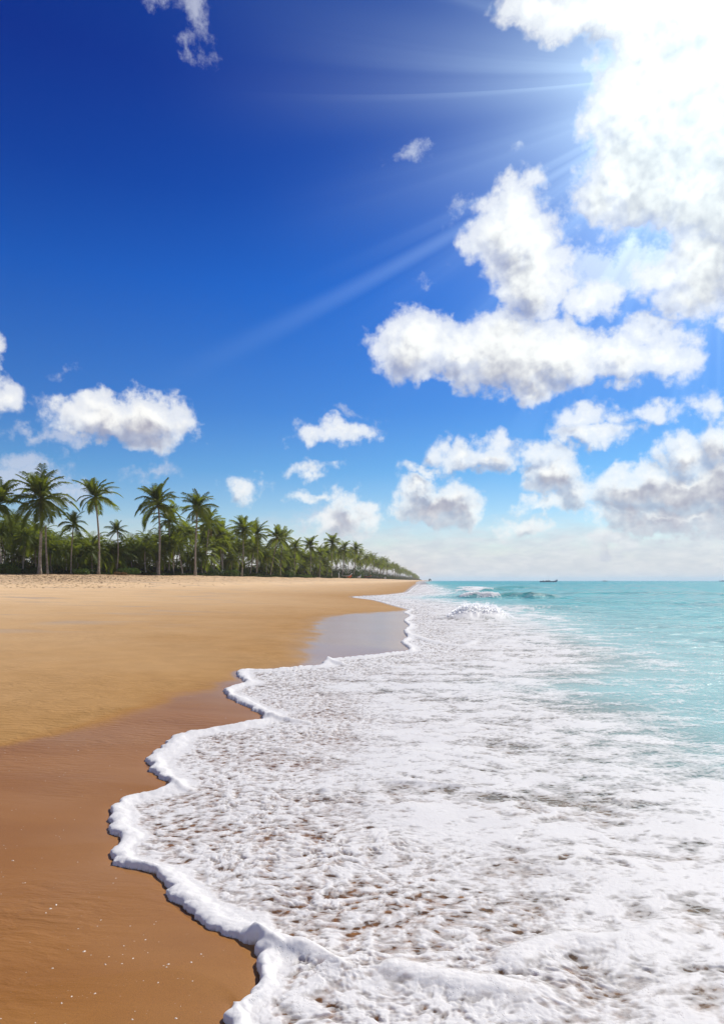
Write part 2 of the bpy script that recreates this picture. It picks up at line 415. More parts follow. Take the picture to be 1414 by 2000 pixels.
# ------------------------------------------------------------------ sand
m_sand, n, o = mat('sand')
g = n.n('ShaderNodeNewGeometry').outputs['Position']
wet = n.attr('wet'); tt = n.attr('up'); dm = n.attr('damp')
big = n.noise(g, 0.35, 5, 0.55); mid = n.noise(g, 2.2, 5, 0.6)
gs = n.v('MULTIPLY', g, (0.5, 1.3, 0.5)); strk = n.noise(gs, 0.33, 7, 0.62, 0.4)
dryc = n.mix(n.ss(big, 0.3, 0.7), (0.66, 0.455, 0.250, 1), (0.72, 0.51, 0.30, 1))
dampc = n.mix(n.ss(mid, 0.3, 0.7), (0.335, 0.182, 0.058, 1), (0.385, 0.212, 0.072, 1))
colr = n.mix(dm, dryc, dampc)
# dark mineral streaks on the middle beach
ms = n.m('MULTIPLY', n.m('MULTIPLY', n.ss(strk, 0.54, 0.66), n.ss(tt, 0.03, 0.16)), 0.75)
colr = n.mix(ms, colr, (0.36, 0.28, 0.21, 1))
# trampled litter-brown upper beach
tr = n.noise(g, 1.1, 7, 0.68)
colr = n.mix(n.m('MULTIPLY', n.m('MULTIPLY', n.ss(tt, 0.50, 0.72), n.ss(tr, 0.44, 0.60)), 0.85), colr, (0.34, 0.23, 0.15, 1))
wetn = n.noise(n.v('MULTIPLY', g, (0.7, 2.0, 1)), 0.8, 5, 0.6)
wetc = n.mix(n.ss(wetn, 0.35, 0.68), (0.255, 0.102, 0.012, 1), (0.295, 0.125, 0.020, 1))
wetc = n.mix(n.m('MULTIPLY', n.attr('film_reflection'), 0.75), wetc, (0.36, 0.25, 0.155, 1))  # grey sky reflection on the far wet flats, painted into the sand colour
colr = n.mix(wet, colr, wetc)
grain = n.noise(g, 260.0, 2, 0.7)
colr = n.mix(0.55, colr, n.mix(n.ss(grain, 0.3, 0.7), (0.35, 0.35, 0.35, 1), (0.65, 0.65, 0.65, 1)), 'OVERLAY')
vg = n.n('ShaderNodeTexVoronoi'); n.L(g, vg.inputs[0]); vg.inputs['Scale'].default_value = 60
spk = n.m('MULTIPLY', n.ss(vg.outputs['Distance'], 0.16, 0.06), n.ss(n.noise(g, 45, 2, 0.5), 0.60, 0.66))
colr = n.mix(n.m('MULTIPLY', spk, 0.5), colr, (0.62, 0.52, 0.42, 1))
# relief: wind/current ripples, grain, lumps
rv = n.v('ADD', n.v('MULTIPLY', g, (1.6, 5.5, 1)), n.v('SCALE', n.noise(g, 1.3, 3, 0.5, color=True)))
rv.node.inputs[1].links[0].from_node.inputs['Scale'].default_value = 1.6
rip = n.noise(rv, 3.0, 3, 0.55)
ripm = n.m('MULTIPLY', n.ss(n.noise(g, 0.35, 2, 0.5), 0.42, 0.6), n.m('SUBTRACT', 1.0, n.m('MULTIPLY', wet, 0.35)))
hgt = n.m('ADD', n.m('MULTIPLY', n.m('MULTIPLY', rip, ripm), 0.045), n.m('MULTIPLY', grain, n.ss(wet, 0, 1, 0.0022, 0.0010)))
hgt = n.m('ADD', hgt, n.m('MULTIPLY', n.m('MULTIPLY', tr, n.ss(tt, 0.40, 0.75)), 0.30))
hgt = n.m('ADD', hgt, n.m('MULTIPLY', mid, n.m('MULTIPLY', n.ss(tt, 0.02, 0.3), 0.03)))
nb = n.bump(hgt, 1.0, 0.8)
rough = n.ss(wet, 0.35, 1.0, 0.85, 0.55)
principled(n, o, **{'Base Color': colr, 'Roughness': rough, 'Normal': nb, 'Specular IOR Level': n.ss(wet, 0.3, 1.0, 0.15, 0.30),
                    'Coat Weight': n.m('MULTIPLY', n.ss(wet, 0.5, 1.0), n.ss(n.m('ADD', n.attr('film_reflection'), n.m('MULTIPLY', n.ss(wetn, 0.5, 0.62), 0.12)), 0, 1, 0.22, 0.85)), 'Coat Roughness': 0.22, 'Coat IOR': 1.33})

ys = rows_from(0.9, 9000, lambda p: 1.0 if p > 30 else (0.5 if p > 4 else 0.12))
ss_ = cols(1.5, 0.60, 0.0018, 1.10)
X = ss_[None, :]*(ys[:, None]+1.5); Y = np.repeat(ys[:, None], len(ss_), 1)
d = dW(X, Y); e = sdist(X, Y, EL, True, SEA_CLOSE)
Z, t = ground(X, Y, d, e)
dd = sdist(X, Y, DL, True, SEA_CLOSE)
xr, yr = X.ravel(), Y.ravel()
wn_ = 0.16*fbm(xr*1.2, yr*1.2, 4, 9)*np.clip(yr/5, 0.5, 4)
wid = 0.22*np.clip(yr/6, 0.6, 3)
wetv = sst(dd+wn_, -wid, wid)
wetv = np.maximum(wetv, sst(d, -0.10-0.01*yr, -0.03))
land = np.maximum(-dd, 0)
dampv = np.exp(-land/20.0)*(1-sst(t, 0.25, 0.6))
dampv = np.clip(dampv+0.12*fbm(xr/3, yr/3, 3, 12), 0, 1)
beach = grid_mesh('beach', X, Y, Z.reshape(X.shape), m_sand, {'wet': wetv, 'up': t, 'damp': dampv, 'film_reflection': np.clip(sst(yr, 7.5, 16)+0.25*fbm(xr/2, yr/2, 3, 19), 0, 1)})
beach['kind'] = 'structure'

# ------------------------------------------------------------------ sea
m_sea, n, o = mat('sea_water')
g = n.n('ShaderNodeNewGeometry').outputs['Position']
dep = n.attr('off'); face = n.attr('face')
pat = n.noise(n.v('MULTIPLY', g, (0.45, 1.0, 1)), 0.22, 9, 0.72)
tq = n.ramp(n.m('DIVIDE', dep, 60.0, clamp=True), [(0.0, (0.38, 0.33, 0.26)), (0.045, (0.37, 0.40, 0.36)), (0.09, (0.28, 0.52, 0.52)), (0.22, (0.09, 0.40, 0.44)), (1.0, (0.045, 0.33, 0.39))])
tq = n.mix(n.m('MULTIPLY', n.m('MULTIPLY', n.ss(pat, 0.46, 0.62), n.ss(dep, 6.0, 14.0)), 0.85), tq, (0.03, 0.28, 0.34, 1))
tq = n.mix(face, tq, (0.045, 0.22, 0.20, 1))
h1 = n.noise(n.v('MULTIPLY', g, (0.55, 1.25, 1)), 1.1, 6, 0.62, 0.3)
h2 = n.noise(n.v('MULTIPLY', g, (0.5, 1.6, 1)), 0.28, 4, 0.55, 0.3)
h3 = n.noise(g, 6.0, 3, 0.5)
hh = n.m('ADD', n.m('ADD', n.m('MULTIPLY', h1, 0.34), n.m('MULTIPLY', h2, 1.3)), n.m('MULTIPLY', h3, 0.010))
off = n.ss(dep, 3.0, 12.0, 0.05, 1.0)
nb = n.bump(n.m('MULTIPLY', hh, off), 1.0, 0.9)
dif = n.n('ShaderNodeBsdfDiffuse'); n.put(dif.inputs['Color'], tq); n.L(nb, dif.inputs['Normal'])
tra = n.n('ShaderNodeBsdfTransparent'); tra.inputs[0].default_value = (0.90, 0.88, 0.86, 1)
body = n.n('ShaderNodeMixShader'); n.put(body.inputs[0], n.attr('murk')); n.L(tra.outputs[0], body.inputs[1]); n.L(dif.outputs[0], body.inputs[2])
gl = n.n('ShaderNodeBsdfGlossy'); gl.inputs['Roughness'].default_value = 0.22; n.L(nb, gl.inputs['Normal'])
fr = n.n('ShaderNodeFresnel'); fr.inputs[0].default_value = 1.33; n.L(nb, fr.inputs['Normal'])
mx = n.n('ShaderNodeMixShader'); n.put(mx.inputs[0], n.m('MULTIPLY', fr.outputs[0], 0.42)); n.L(body.outputs[0], mx.inputs[1]); n.L(gl.outputs[0], mx.inputs[2])
n.L(mx.outputs[0], o.inputs[0])
ys = rows_from(0.9, 12000, lambda p: 3.0 if p > 120 else (0.5 if p > 57 else (0.2 if p > 3 else 0.08)))
ss_ = cols(1.5, 0.56, 0.0014, 1.10)
X = ss_[None, :]*(ys[:, None]+1.5); Y = np.repeat(ys[:, None], len(ss_), 1)
xr, yr = X.ravel(), Y.ravel()
d = dW(X, Y)
hw, ff = water(xr, yr, d)
res = yr*yr/(H*681)*0.3
hw = hw*(1-0.6*sst(yr, 200, 900))
zero = np.where(d > 0, 0.0, 0.0)
Zw = hw*sst(d, 0.3, 2.5)+zero - 0.004
b_, _ = breakers(xr, yr)
b2_, _ = breakers(xr, yr-0.6-0*res)
facev = sst(b_, 0.05, 0.65)*sst(yr, 33, 38)*0.75
dn = d + 1.1*fbm(xr/2.2, yr/1.3, 4, 21)
murk = np.clip(0.03+0.27*sst(dn, 0.8, 3.0)+0.70*sst(dn, 2.8, 6.0), 0, 1)
sea = grid_mesh('sea', X, Y, Zw.reshape(X.shape), m_sea, {'off': np.maximum(d, 0), 'murk': murk, 'face': facev}, keep=(d > -1.0-0.02*yr).reshape(X.shape))
sea['kind'] = 'structure'

# ------------------------------------------------------------------ foam
m_foam, n, o = mat('foam')
g = n.n('ShaderNodeNewGeometry').outputs['Position']
th = n.attr('thick')
fn = n.noise(g, 26.0, 5, 0.65); fn2 = n.noise(g, 7.0, 4, 0.6)
vo = n.n('ShaderNodeTexVoronoi'); n.L(g, vo.inputs[0]); vo.inputs['Scale'].default_value = 75; vo.inputs['Randomness'].default_value = 1
pit = n.m('MULTIPLY', n.ss(vo.outputs['Distance'], 0.30, 0.12), n.ss(n.noise(g, 9.0, 3, 0.6), 0.50, 0.60))
hgt = n.m('ADD', n.m('MULTIPLY', fn, 0.006), n.m('MULTIPLY', pit, -0.005))
nb = n.bump(hgt, 1.0, 0.38)
fc = n.mix(n.m('MULTIPLY', pit, 0.35), (0.94, 0.93, 0.915, 1), (0.55, 0.50, 0.45, 1))
pb = principled(n, None, **{'Base Color': fc, 'Roughness': 0.55, 'Normal': nb, 'Specular IOR Level': 0.25})
trl = n.n('ShaderNodeBsdfTranslucent'); trl.inputs[0].default_value = (0.85, 0.87, 0.9, 1); n.L(nb, trl.inputs['Normal'])
fm = n.n('ShaderNodeMixShader'); fm.inputs[0].default_value = 0.30; n.L(pb.outputs[0], fm.inputs[1]); n.L(trl.outputs[0], fm.inputs[2])
tr2 = n.n('ShaderNodeBsdfTransparent'); tr2.inputs[0].default_value = (1, 1, 1, 1)
a = n.m('ADD', th, n.m('MULTIPLY', n.m('SUBTRACT', fn, 0.5), 0.45))
a = n.m('ADD', a, n.m('MULTIPLY', n.m('SUBTRACT', fn2, 0.5), 0.25))
fwv = n.v('ADD', g, n.v('MULTIPLY', n.noise(g, 5.0, 3, 0.6, color=True), (0.12, 0.12, 0.0)))
ve = n.n('ShaderNodeTexVoronoi'); ve.feature = 'DISTANCE_TO_EDGE'; n.L(n.v('MULTIPLY', fwv, (0.7, 1.1, 0.0)), ve.inputs[0]); ve.inputs['Scale'].default_value = 17
cell = n.ss(ve.outputs['Distance'], 0.03, 0.34)
a = n.m('SUBTRACT', n.m('ADD', a, 0.07), n.m('MULTIPLY', cell, 0.22))
al = n.m('ADD', n.m('MULTIPLY', n.ss(a, -0.16, 0.06), 0.45), n.m('MULTIPLY', n.ss(a, -0.02, 0.50), 0.55))
mx = n.n('ShaderNodeMixShader'); n.put(mx.inputs[0], al); n.L(tr2.outputs[0], mx.inputs[1]); n.L(fm.outputs[0], mx.inputs[2])
n.L(mx.outputs[0], o.inputs[0])

ys = rows_from(1.25, 300, lambda p: 0.62 if p > 60 else (0.3 if p > 20 else 0.15))
ss_ = np.concatenate([np.arange(-0.62, 0.62, 0.00105), 0.62+0.002*np.arange(1, 60), 0.738+0.006*np.arange(1, 130)])
X = ss_[None, :]*(ys[:, None]+0.3); Y = np.repeat(ys[:, None], len(ss_), 1)
# drop columns that can never hold water first
xr, yr = X.ravel(), Y.ravel()
sel = (xr > -3.6-0.0*yr) & (xr < 9+0.42*yr)
idx = np.where(sel)[0]
xs, yv = xr[idx], yr[idx]
d = dW(xs, yv)
far = np.clip(yv/6.0, 1, 6)                       # detail we can resolve
puff = np.abs(pn(xs*6, yv*6, 70))*0.7+np.abs(pn(xs*13, yv*13, 71))*0.25
dj = d + 0.055*fbm(xs*5, yv*5, 3, 72) + 0.05*(puff-0.25)
hw, ff = water(xs, yv, d)
wz = hw*sst(d, 0.3, 2.5)
# lip
lw = 0.085*(1+0.5*pn(xs*1.3, yv*1.3, 74))*np.clip(yv/5, 1, 1.5)
lh = 0.028*(1+0.5*pn(xs*1.9, yv*1.9, 75))*np.clip(yv/7, 1, 1.3)
u = dj/lw
lip = np.where(u < 0.55, np.sqrt(np.clip(1-(1-u/0.55)**2, 0, 1)), 1-sst(u, 0.55, 1.7))
lip = np.where(u < 0, -0.4, lip)
solid = np.maximum(1-sst(u, 1.2, 3.2), 0)
rid = np.zeros_like(xs)
for L, wdt, hh_ in RIDGES:
    dr = sdist(xs, yv, L, False)+0.03*fbm(xs*5, yv*5, 2, 80)
    gsn = np.exp(-(dr/wdt)**2)*sst(np.hypot(xs-L[-1, 0], yv-L[-1, 1]), 0.0, 0.45+0.02*L[-1, 1]); rid = np.maximum(rid, gsn*hh_); solid = np.maximum(solid, 1.3*gsn*min(1, hh_/0.045))
# pattern
wx = xs+0.10*fbm(xs*2.5, yv*2.5, 2, 81); wy = yv+0.10*fbm(xs*2.5+9, yv*2.5, 2, 82)
sea_w = sst(d, 3.2, 6.0)
n_small = fbm(wx*11, wy*15, 3, 83, 0.65)
n_mid = fbm(wx*4.6, wy*7.2, 4, 84, 0.62)
n_big = fbm(xs*0.9, yv*1.6, 3, 85)
n_str = fbm(wx*1.0, wy*2.4, 5, 86, 0.62)
inner = 1-sst(d, 0.9, 2.2)                        # small-celled band behind the lip
T = 0.27+0.82*(inner*n_small+(1-inner)*n_mid) + 0.66*n_big*(0.4+0.6*(1-inner)) + 0.07*(1-inner) - 0.03*inner
T = T*(1-sea_w)+sea_w*(0.24+1.2*n_str+0.8*n_big)
edge = 5.2+2.2*sst(yv, 15, 35)+1.5*fbm(xs/2.2, yv/1.6, 3, 87)
lace = 0.075-np.abs(fbm(wx*1.6, wy*3.2, 4, 88, 0.55))
fade = sst(d, edge-1.8, edge+1.2)
T = T*(1-fade) + fade*np.minimum(0.22, lace*2.2+0.55*n_big-0.05-0.34*sst(d, edge+0.2, edge+3.5))
T = T - 3*sst(d, edge+5, edge+8)
T = np.maximum(T, 1.6*ff-0.35+0.5*n_str*(ff > 0.05))
T = np.maximum(T, solid*0.9-0.12)
T = np.where(dj < 0, -0.4, T)
# thin far streaks
bl = (np.abs(pn(xs*9, yv*12, 90))+0.6*np.abs(pn(xs*19, yv*24, 91))+0.35*np.abs(pn(xs*38, yv*42, 92)))
soft_ = 0.014*pn(xs*1.1, yv*2.2, 93)+0.005*pn(xs*3.3, yv*3.8, 94)
body_h = np.clip(T, 0.0, 0.45)*0.016 + (0.0038*bl*(0.35+0.65*np.maximum(inner, solid)) + soft_*(1-solid)*0.9)*sst(T, -0.05, 0.25)
spl = ff*(0.04*np.abs(fbm(xs*3.5, yv*3.5, 3, 95))+0.03*fbm(xs*5, yv*3, 2, 96))*sst(yv, 20, 26)
zf = wz + body_h + lh*lip*(0.8+0.4*puff) + rid*(0.8+0.4*puff) + spl + 0.002
zf = np.where(T < -0.16, np.minimum(zf, wz-0.012+T*0.02), np.maximum(zf, wz+0.001))
zf = np.where(dj < 0, -0.03+0*zf, zf)
Zf = np.full(xr.shape, -0.5); Zf[idx] = zf
Tf = np.full(xr.shape, -0.5); Tf[idx] = T
kp = np.zeros(xr.shape, bool); kp[idx] = (T > -0.20) & (dj > -0.02)
foam = grid_mesh('sea_foam', X, Y, Zf.reshape(X.shape), m_foam, {'thick': Tf}, keep=kp.reshape(X.shape))
foam['kind'] = 'stuff'; foam['label'] = 'white bubbly foam sheet of the spent wave spreading over the sand'
foam['category'] = 'foam'
print('FOAM verts', len(foam.data.vertices), 'SEA', len(sea.data.vertices), 'SAND', len(beach.data.vertices))

m_spray, n, o = mat('spray')
pb = principled(n, None, **{'Base Color': (0.95, 0.95, 0.95, 1), 'Roughness': 0.6, 'Specular IOR Level': 0.1})
tz = n.n('ShaderNodeBsdfTranslucent'); tz.inputs[0].default_value = (0.97, 0.97, 0.97, 1)
mx = n.n('ShaderNodeMixShader'); mx.inputs[0].default_value = 0.7; n.L(pb.outputs[0], mx.inputs[1]); n.L(tz.outputs[0], mx.inputs[2]); n.L(mx.outputs[0], o.inputs[0])
def spray_mesh(name, c, r_):
    k = len(c); d1 = rng.normal(size=(k, 3))+np.array([0, 0, 0.6]); d1 /= np.linalg.norm(d1, axis=1)[:, None]
    d2 = np.cross(d1, rng.normal(size=(k, 3))); d2 /= np.linalg.norm(d2, axis=1)[:, None]; s_ = r_[:, None]
    V = np.stack([c-d1*s_, c+d2*s_*0.55, c+d1*s_*1.2, c-d2*s_*0.55], 1).reshape(-1, 3); q = np.arange(k*4).reshape(-1, 4)
    me = bpy.data.meshes.new(name); me.vertices.add(len(V)); me.vertices.foreach_set('co', V.astype(np.float32).ravel())
    me.loops.add(q.size); me.loops.foreach_set('vertex_index', q.astype(np.int32).ravel())
    me.polygons.add(len(q)); me.polygons.foreach_set('loop_start', (np.arange(k)*4).astype(np.int32)); me.update(calc_edges=True)
    me.materials.append(m_spray); return me
def surf_splash(name, x0, x1, yfun, env_, N, rmin, rmax, up_, label):
    u = rng.beta(1.3, 1.3, N); x = x0+(x1-x0)*u; y = yfun(x)+rng.normal(0, 0.35, N)*(x1-x0)/3.0*0.6
    hb = breakers(x, y)[0]; top = env_(u)*(0.75+0.5*np.abs(fbm(x*3, x*0+3, 3, 97)))
    z = hb*0.9+rng.uniform(0, 1, N)**1.7*top*up_
    r = rng.uniform(rmin, rmax, N)*(1.15-0.8*np.clip((z-hb)/(top*up_+1e-3), 0, 1))
    o = bpy.data.objects.new(name, spray_mesh(name, np.stack([x, y, z], -1), r*1.25)); COL.objects.link(o)
    o['label'] = label; o['category'] = 'breaking wave'; o['kind'] = 'stuff'; return o
surf_splash('whitewater', 3.7, 6.7, lambda x: 30+0.25*(x-5), lambda u: np.sin(np.pi*np.clip(u, 0, 1))**0.6, 4200, 0.014, 0.055, 0.40, 'frothing whitewater of the nearest small breaker, thrown up in ragged drops')
surf_splash('whitewater', 9.6, 13.0, lambda x: 63.6-0.35*(x-14), lambda u: np.sin(np.pi*np.clip(u, 0, 1))**0.5, 2200, 0.03, 0.09, 0.17, 'white broken end of the glassy wave behind the nearest breaker')
surf_splash('whitewater', 16.5, 20.5, lambda x: 107.5-0.2*(x-16), lambda u: np.sin(np.pi*np.clip(u, 0, 1))**0.5, 900, 0.04, 0.10, 0.2, 'small white crest far out behind the glassy wave')

# ------------------------------------------------------------------ tagging, simple meshes
def tag(o, label, cat, group=None, kind=None):
    o['label'] = label; o['category'] = cat
    if group: o['group'] = group
    if kind: o['kind'] = kind
    return o
class MB:
    def __init__(s): s.v = []; s.f = []
    def add(s, v, f):
        b = len(s.v); s.v += [tuple(q) for q in v]; s.f += [tuple(i+b for i in q) for q in f]
    def tube(s, pts, rad, n=6, cap=True):
        rings = []
        for i, p in enumerate(pts):
            p = Vector(p); a = Vector(pts[max(i-1, 0)]); b = Vector(pts[min(i+1, len(pts)-1)])
            t = (b-a).normalized(); u = t.orthogonal().normalized() if abs(t.z) < 0.9 else Vector((1, 0, 0))
            u = (u-t*u.dot(t)).normalized(); w_ = t.cross(u)
            r = rad[i] if hasattr(rad, '__len__') else rad
            rings.append([p+u*r*math.cos(2*math.pi*k/n)+w_*r*math.sin(2*math.pi*k/n) for k in range(n)])
        v = [q for r in rings for q in r]; f = []
        for i in range(len(pts)-1):
            for k in range(n):
                f.append((i*n+k, i*n+(k+1) % n, (i+1)*n+(k+1) % n, (i+1)*n+k))
        if cap: f.append(tuple(range(n))[::-1]); f.append(tuple((len(pts)-1)*n+k for k in range(n)))
        s.add(v, f)
    def mesh(s, name, m, smooth=True):
        me = bpy.data.meshes.new(name); me.from_pydata(s.v, [], s.f); me.materials.append(m)
        if smooth: me.polygons.foreach_set('use_smooth', [True]*len(me.polygons))
        me.update(); return me
def link(name, me, parent=None, loc=(0, 0, 0), rz=0.0, sc=1.0):
    o = bpy.data.objects.new(name, me); COL.objects.link(o); o.parent = parent
    o.location = loc; o.rotation_euler = (0, 0, rz); o.scale = (sc,)*3 if not hasattr(sc, '__len__') else sc
    return o

# ------------------------------------------------------------------ palm materials
def leaf_mat(name, c1, c2, tl, tr=0.45):
    m, n, o = mat(name)
    oi = n.n('ShaderNodeObjectInfo'); g = n.n('ShaderNodeNewGeometry').outputs['Position']
    nz = n.noise(g, 0.8, 3, 0.6)
    f = n.m('ADD', n.m('MULTIPLY', oi.outputs['Random'], 0.6), n.m('MULTIPLY', nz, 0.5), clamp=True)
    c = n.mix(f, (*c1, 1), (*c2, 1))
    pb = principled(n, None, **{'Base Color': c, 'Roughness': 0.55, 'Specular IOR Level': 0.18})
    t = n.n('ShaderNodeBsdfTranslucent'); n.put(t.inputs[0], n.mix(f, (*tl, 1), (*[x*0.75 for x in tl], 1)))
    mx = n.n('ShaderNodeMixShader'); mx.inputs[0].default_value = tr
    n.L(pb.outputs[0], mx.inputs[1]); n.L(t.outputs[0], mx.inputs[2]); n.L(mx.outputs[0], o.inputs[0]); return m
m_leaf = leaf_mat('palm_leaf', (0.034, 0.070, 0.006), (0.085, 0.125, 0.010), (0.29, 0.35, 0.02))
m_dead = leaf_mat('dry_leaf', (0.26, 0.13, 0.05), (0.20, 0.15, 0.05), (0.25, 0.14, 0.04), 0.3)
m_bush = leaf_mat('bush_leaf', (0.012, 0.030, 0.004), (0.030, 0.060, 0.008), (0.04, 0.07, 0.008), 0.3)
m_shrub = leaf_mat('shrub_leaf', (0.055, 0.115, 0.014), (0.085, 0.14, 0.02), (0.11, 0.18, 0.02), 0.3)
m_trunk, n, o = mat('palm_bark')
g = n.n('ShaderNodeNewGeometry').outputs['Position']
wv = n.n('ShaderNodeTexWave', bands_direction='Z'); n.L(g, wv.inputs[0]); wv.inputs['Scale'].default_value = 1.4; wv.inputs['Distortion'].default_value = 1.5
nz = n.noise(g, 2.5, 5, 0.65)
c = n.mix(n.ss(nz, 0.35, 0.65), (0.22, 0.18, 0.13, 1), (0.44, 0.38, 0.29, 1)); c = n.mix(n.m('MULTIPLY', wv.outputs[0], 0.35), c, (0.13, 0.10, 0.08, 1))
principled(n, o, **{'Base Color': c, 'Roughness': 0.9, 'Normal': n.bump(wv.outputs[0], 0.03, 0.6)})
m_nut, n, o = mat('coconut_husk')
principled(n, o, **{'Base Color': (0.20, 0.16, 0.03, 1), 'Roughness': 0.5})

# ------------------------------------------------------------------ fronds
def frond_geo(mb, el0, bend, L=1.0, n=26, seed=0, M=None, width=0.25, sway=0.0, segs=9, lwid=0.024):
    r = random.Random(seed)
    M = M or Matrix.Identity(4)
    pts = []; p = Vector((0, 0, 0)); K = 18
    for i in range(K+1):
        t = i/K; a = math.radians(el0-bend*t**1.35); yaw = sway*t*t
        pts.append((p.copy(), a, yaw))
        st = L/K
        p = p+Vector((math.cos(a)*math.cos(yaw), math.cos(a)*math.sin(yaw), math.sin(a)))*st
    def at(t):
        f = t*K; i = min(int(f), K-1); u = f-i
        return pts[i][0].lerp(pts[i+1][0], u), pts[i][1], pts[i][2]
    tp = [M @ at(i/segs)[0] for i in range(segs+1)]
    mb.tube(tp, [0.010*L*(1-0.85*i/segs)*2 for i in range(segs+1)], 3, False)
    for k in range(n):
        t = 0.14+0.86*(k/(n-1))
        c, a, yaw = at(min(t, 0.999))
        fwd = Vector((math.cos(a)*math.cos(yaw), math.cos(a)*math.sin(yaw), math.sin(a)))
        upv = Vector((-math.sin(a), 0, math.cos(a)))
        side = fwd.cross(upv).normalized()
        ll = L*width*(0.45+0.75*math.sin(math.pi*min(1, 0.12+0.80*t)))*(0.85+0.3*r.random())
        for sg in (-1, 1):
            if r.random() < 0.05: continue
            dr = (side*sg*0.80+fwd*(0.45+0.25*t)+upv*(0.18+0.12*r.random())).normalized()
            wdt = L*lwid
            mid = c+dr*ll*0.5+Vector((0, 0, -1))*ll*0.04
            tip = c+dr*ll*0.93+Vector((0, 0, -1))*ll*(0.30+0.25*r.random())
            wv_ = fwd*wdt
            v = [c-wv_*0.4, c+wv_*0.4, mid+wv_*0.62-upv*wdt*0.25, mid-wv_*0.62+upv*wdt*0.25, tip]
            mb.add([M @ q for q in v], [(0, 1, 2, 3), (3, 2, 4)])
FR = {}
for el, bd in ((86, 40), (74, 55), (62, 70), (50, 85), (36, 90), (20, 85), (4, 75), (-14, 60), (-38, 40), (-62, 22)):
    for var in range(2):
        mb = MB(); frond_geo(mb, el, bd*(0.66+0.30*var), 1.0, 33, el*7+var, sway=0.35*(var-0.5))
        FR[(el, var)] = mb.mesh('frond', m_leaf, False)
mb = MB(); frond_geo(mb, -55, 30, 1.0, 16, 5, width=0.13); FRD = mb.mesh('dry_frond', m_dead, False)
ELS = sorted({k[0] for k in FR}, reverse=True)
mb = MB()
for k in range(9):
    a = k*2.4; c = Vector((math.cos(a)*0.24, math.sin(a)*0.24, -0.25-0.12*(k % 3)))
    r = 0.13; v = [c+Vector((0, 0, r*1.2))]+[c+Vector((math.cos(j*1.047)*r, math.sin(j*1.047)*r, 0)) for j in range(6)]+[c-Vector((0, 0, r*1.2))]
    mb.add(v, [(0, 1+j, 1+(j+1) % 6) for j in range(6)]+[(7, 1+(j+1) % 6, 1+j) for j in range(6)])
NUTS = mb.mesh('coconut_cluster', m_nut)

def trunk_mesh(dx, dy, hgt, r0, seed, segs=14, n=8, r1=None):
    r = random.Random(seed); bx, by = r.uniform(-0.35, 0.35), r.uniform(-0.2, 0.2); r1 = r1 or r0*0.6
    pts = []; rad = []
    for i in range(segs+1):
        t = i/segs; s = t*t*(3-2*t)*0.5+t*0.5
        pts.append((dx*s+bx*math.sin(math.pi*t)*hgt/14, dy*s+by*math.sin(math.pi*t), hgt*t-(0.4 if i == 0 else 0)))
        rad.append(r0+(r1-r0)*t+r0*0.9*math.exp(-t*22)+(0.012 if i % 2 else 0))
    mb = MB(); mb.tube(pts, rad, n); return mb.mesh('trunk', m_trunk), pts[-1]

def epY(px):   # distance of the tree line at a photo column
    a = np.array(epx, float); return float(np.interp(px, a[:, 0], a[:, 1]))
def tree_base(px, back):
    Y = epY(px)+back; x = (px-CX)/F*Y
    return x, Y

def front_palm(label, bpx, cpx, cpy, rpx, back=3.0, nf=25, seed=0, r0=0.24, dead=1, group='tall palms standing in front of the grove'):
    x, y = tree_base(bpx, back)
    z = float(ground([x], [y])[0][0])
    x2 = (cpx-CX)/F*y; zc = H+(HY-cpy)*y/F; nf = int(nf*1.35); L = rpx*1.16*y/F
    root = bpy.data.objects.new('palm_tree', None); COL.objects.link(root); root.location = (x, y, z-0.1)
    root.empty_display_size = 0.5
    tag(root, label, 'palm tree', group)
    r = random.Random(seed)
    me, top = trunk_mesh(x2-x, r.uniform(-0.6, 0.6), zc-z, r0*(L/4.6)**0.5, seed)
    link('trunk', me, root)
    xp = r.uniform(1.05, 1.75)
    tilt = Matrix.Rotation(r.uniform(0, 0.34), 4, Vector((r.uniform(-1, 1), r.uniform(-1, 1), 0)).normalized())
    for k in range(nf):
        f = (k+0.5)/nf
        el = ELS[min(len(ELS)-1, int((f**xp)*len(ELS)*0.90))]
        a = k*2.39996+r.uniform(-0.25, 0.25)
        sc = L*(0.72+0.42*r.random())*(0.82 if el > 80 else 1.0)
        o = link('frond', FR[(el, r.randrange(2))], root, top, a, sc)
        o.rotation_euler = (tilt @ Matrix.Rotation(a, 4, 'Z') @ Matrix.Rotation(r.uniform(-0.22, 0.22), 4, 'X') @ Matrix.Rotation(r.uniform(-0.15, 0.15), 4, 'Y')).to_euler()
    for k in range(dead):
        link('dry_frond', FRD, root, top, r.uniform(2.0, 5.5), L*r.uniform(0.5, 0.8))['label'] = 'dry brown hanging frond'
    link('coconut_cluster', NUTS, root, top, r.random()*6, L/4.2)
    return root

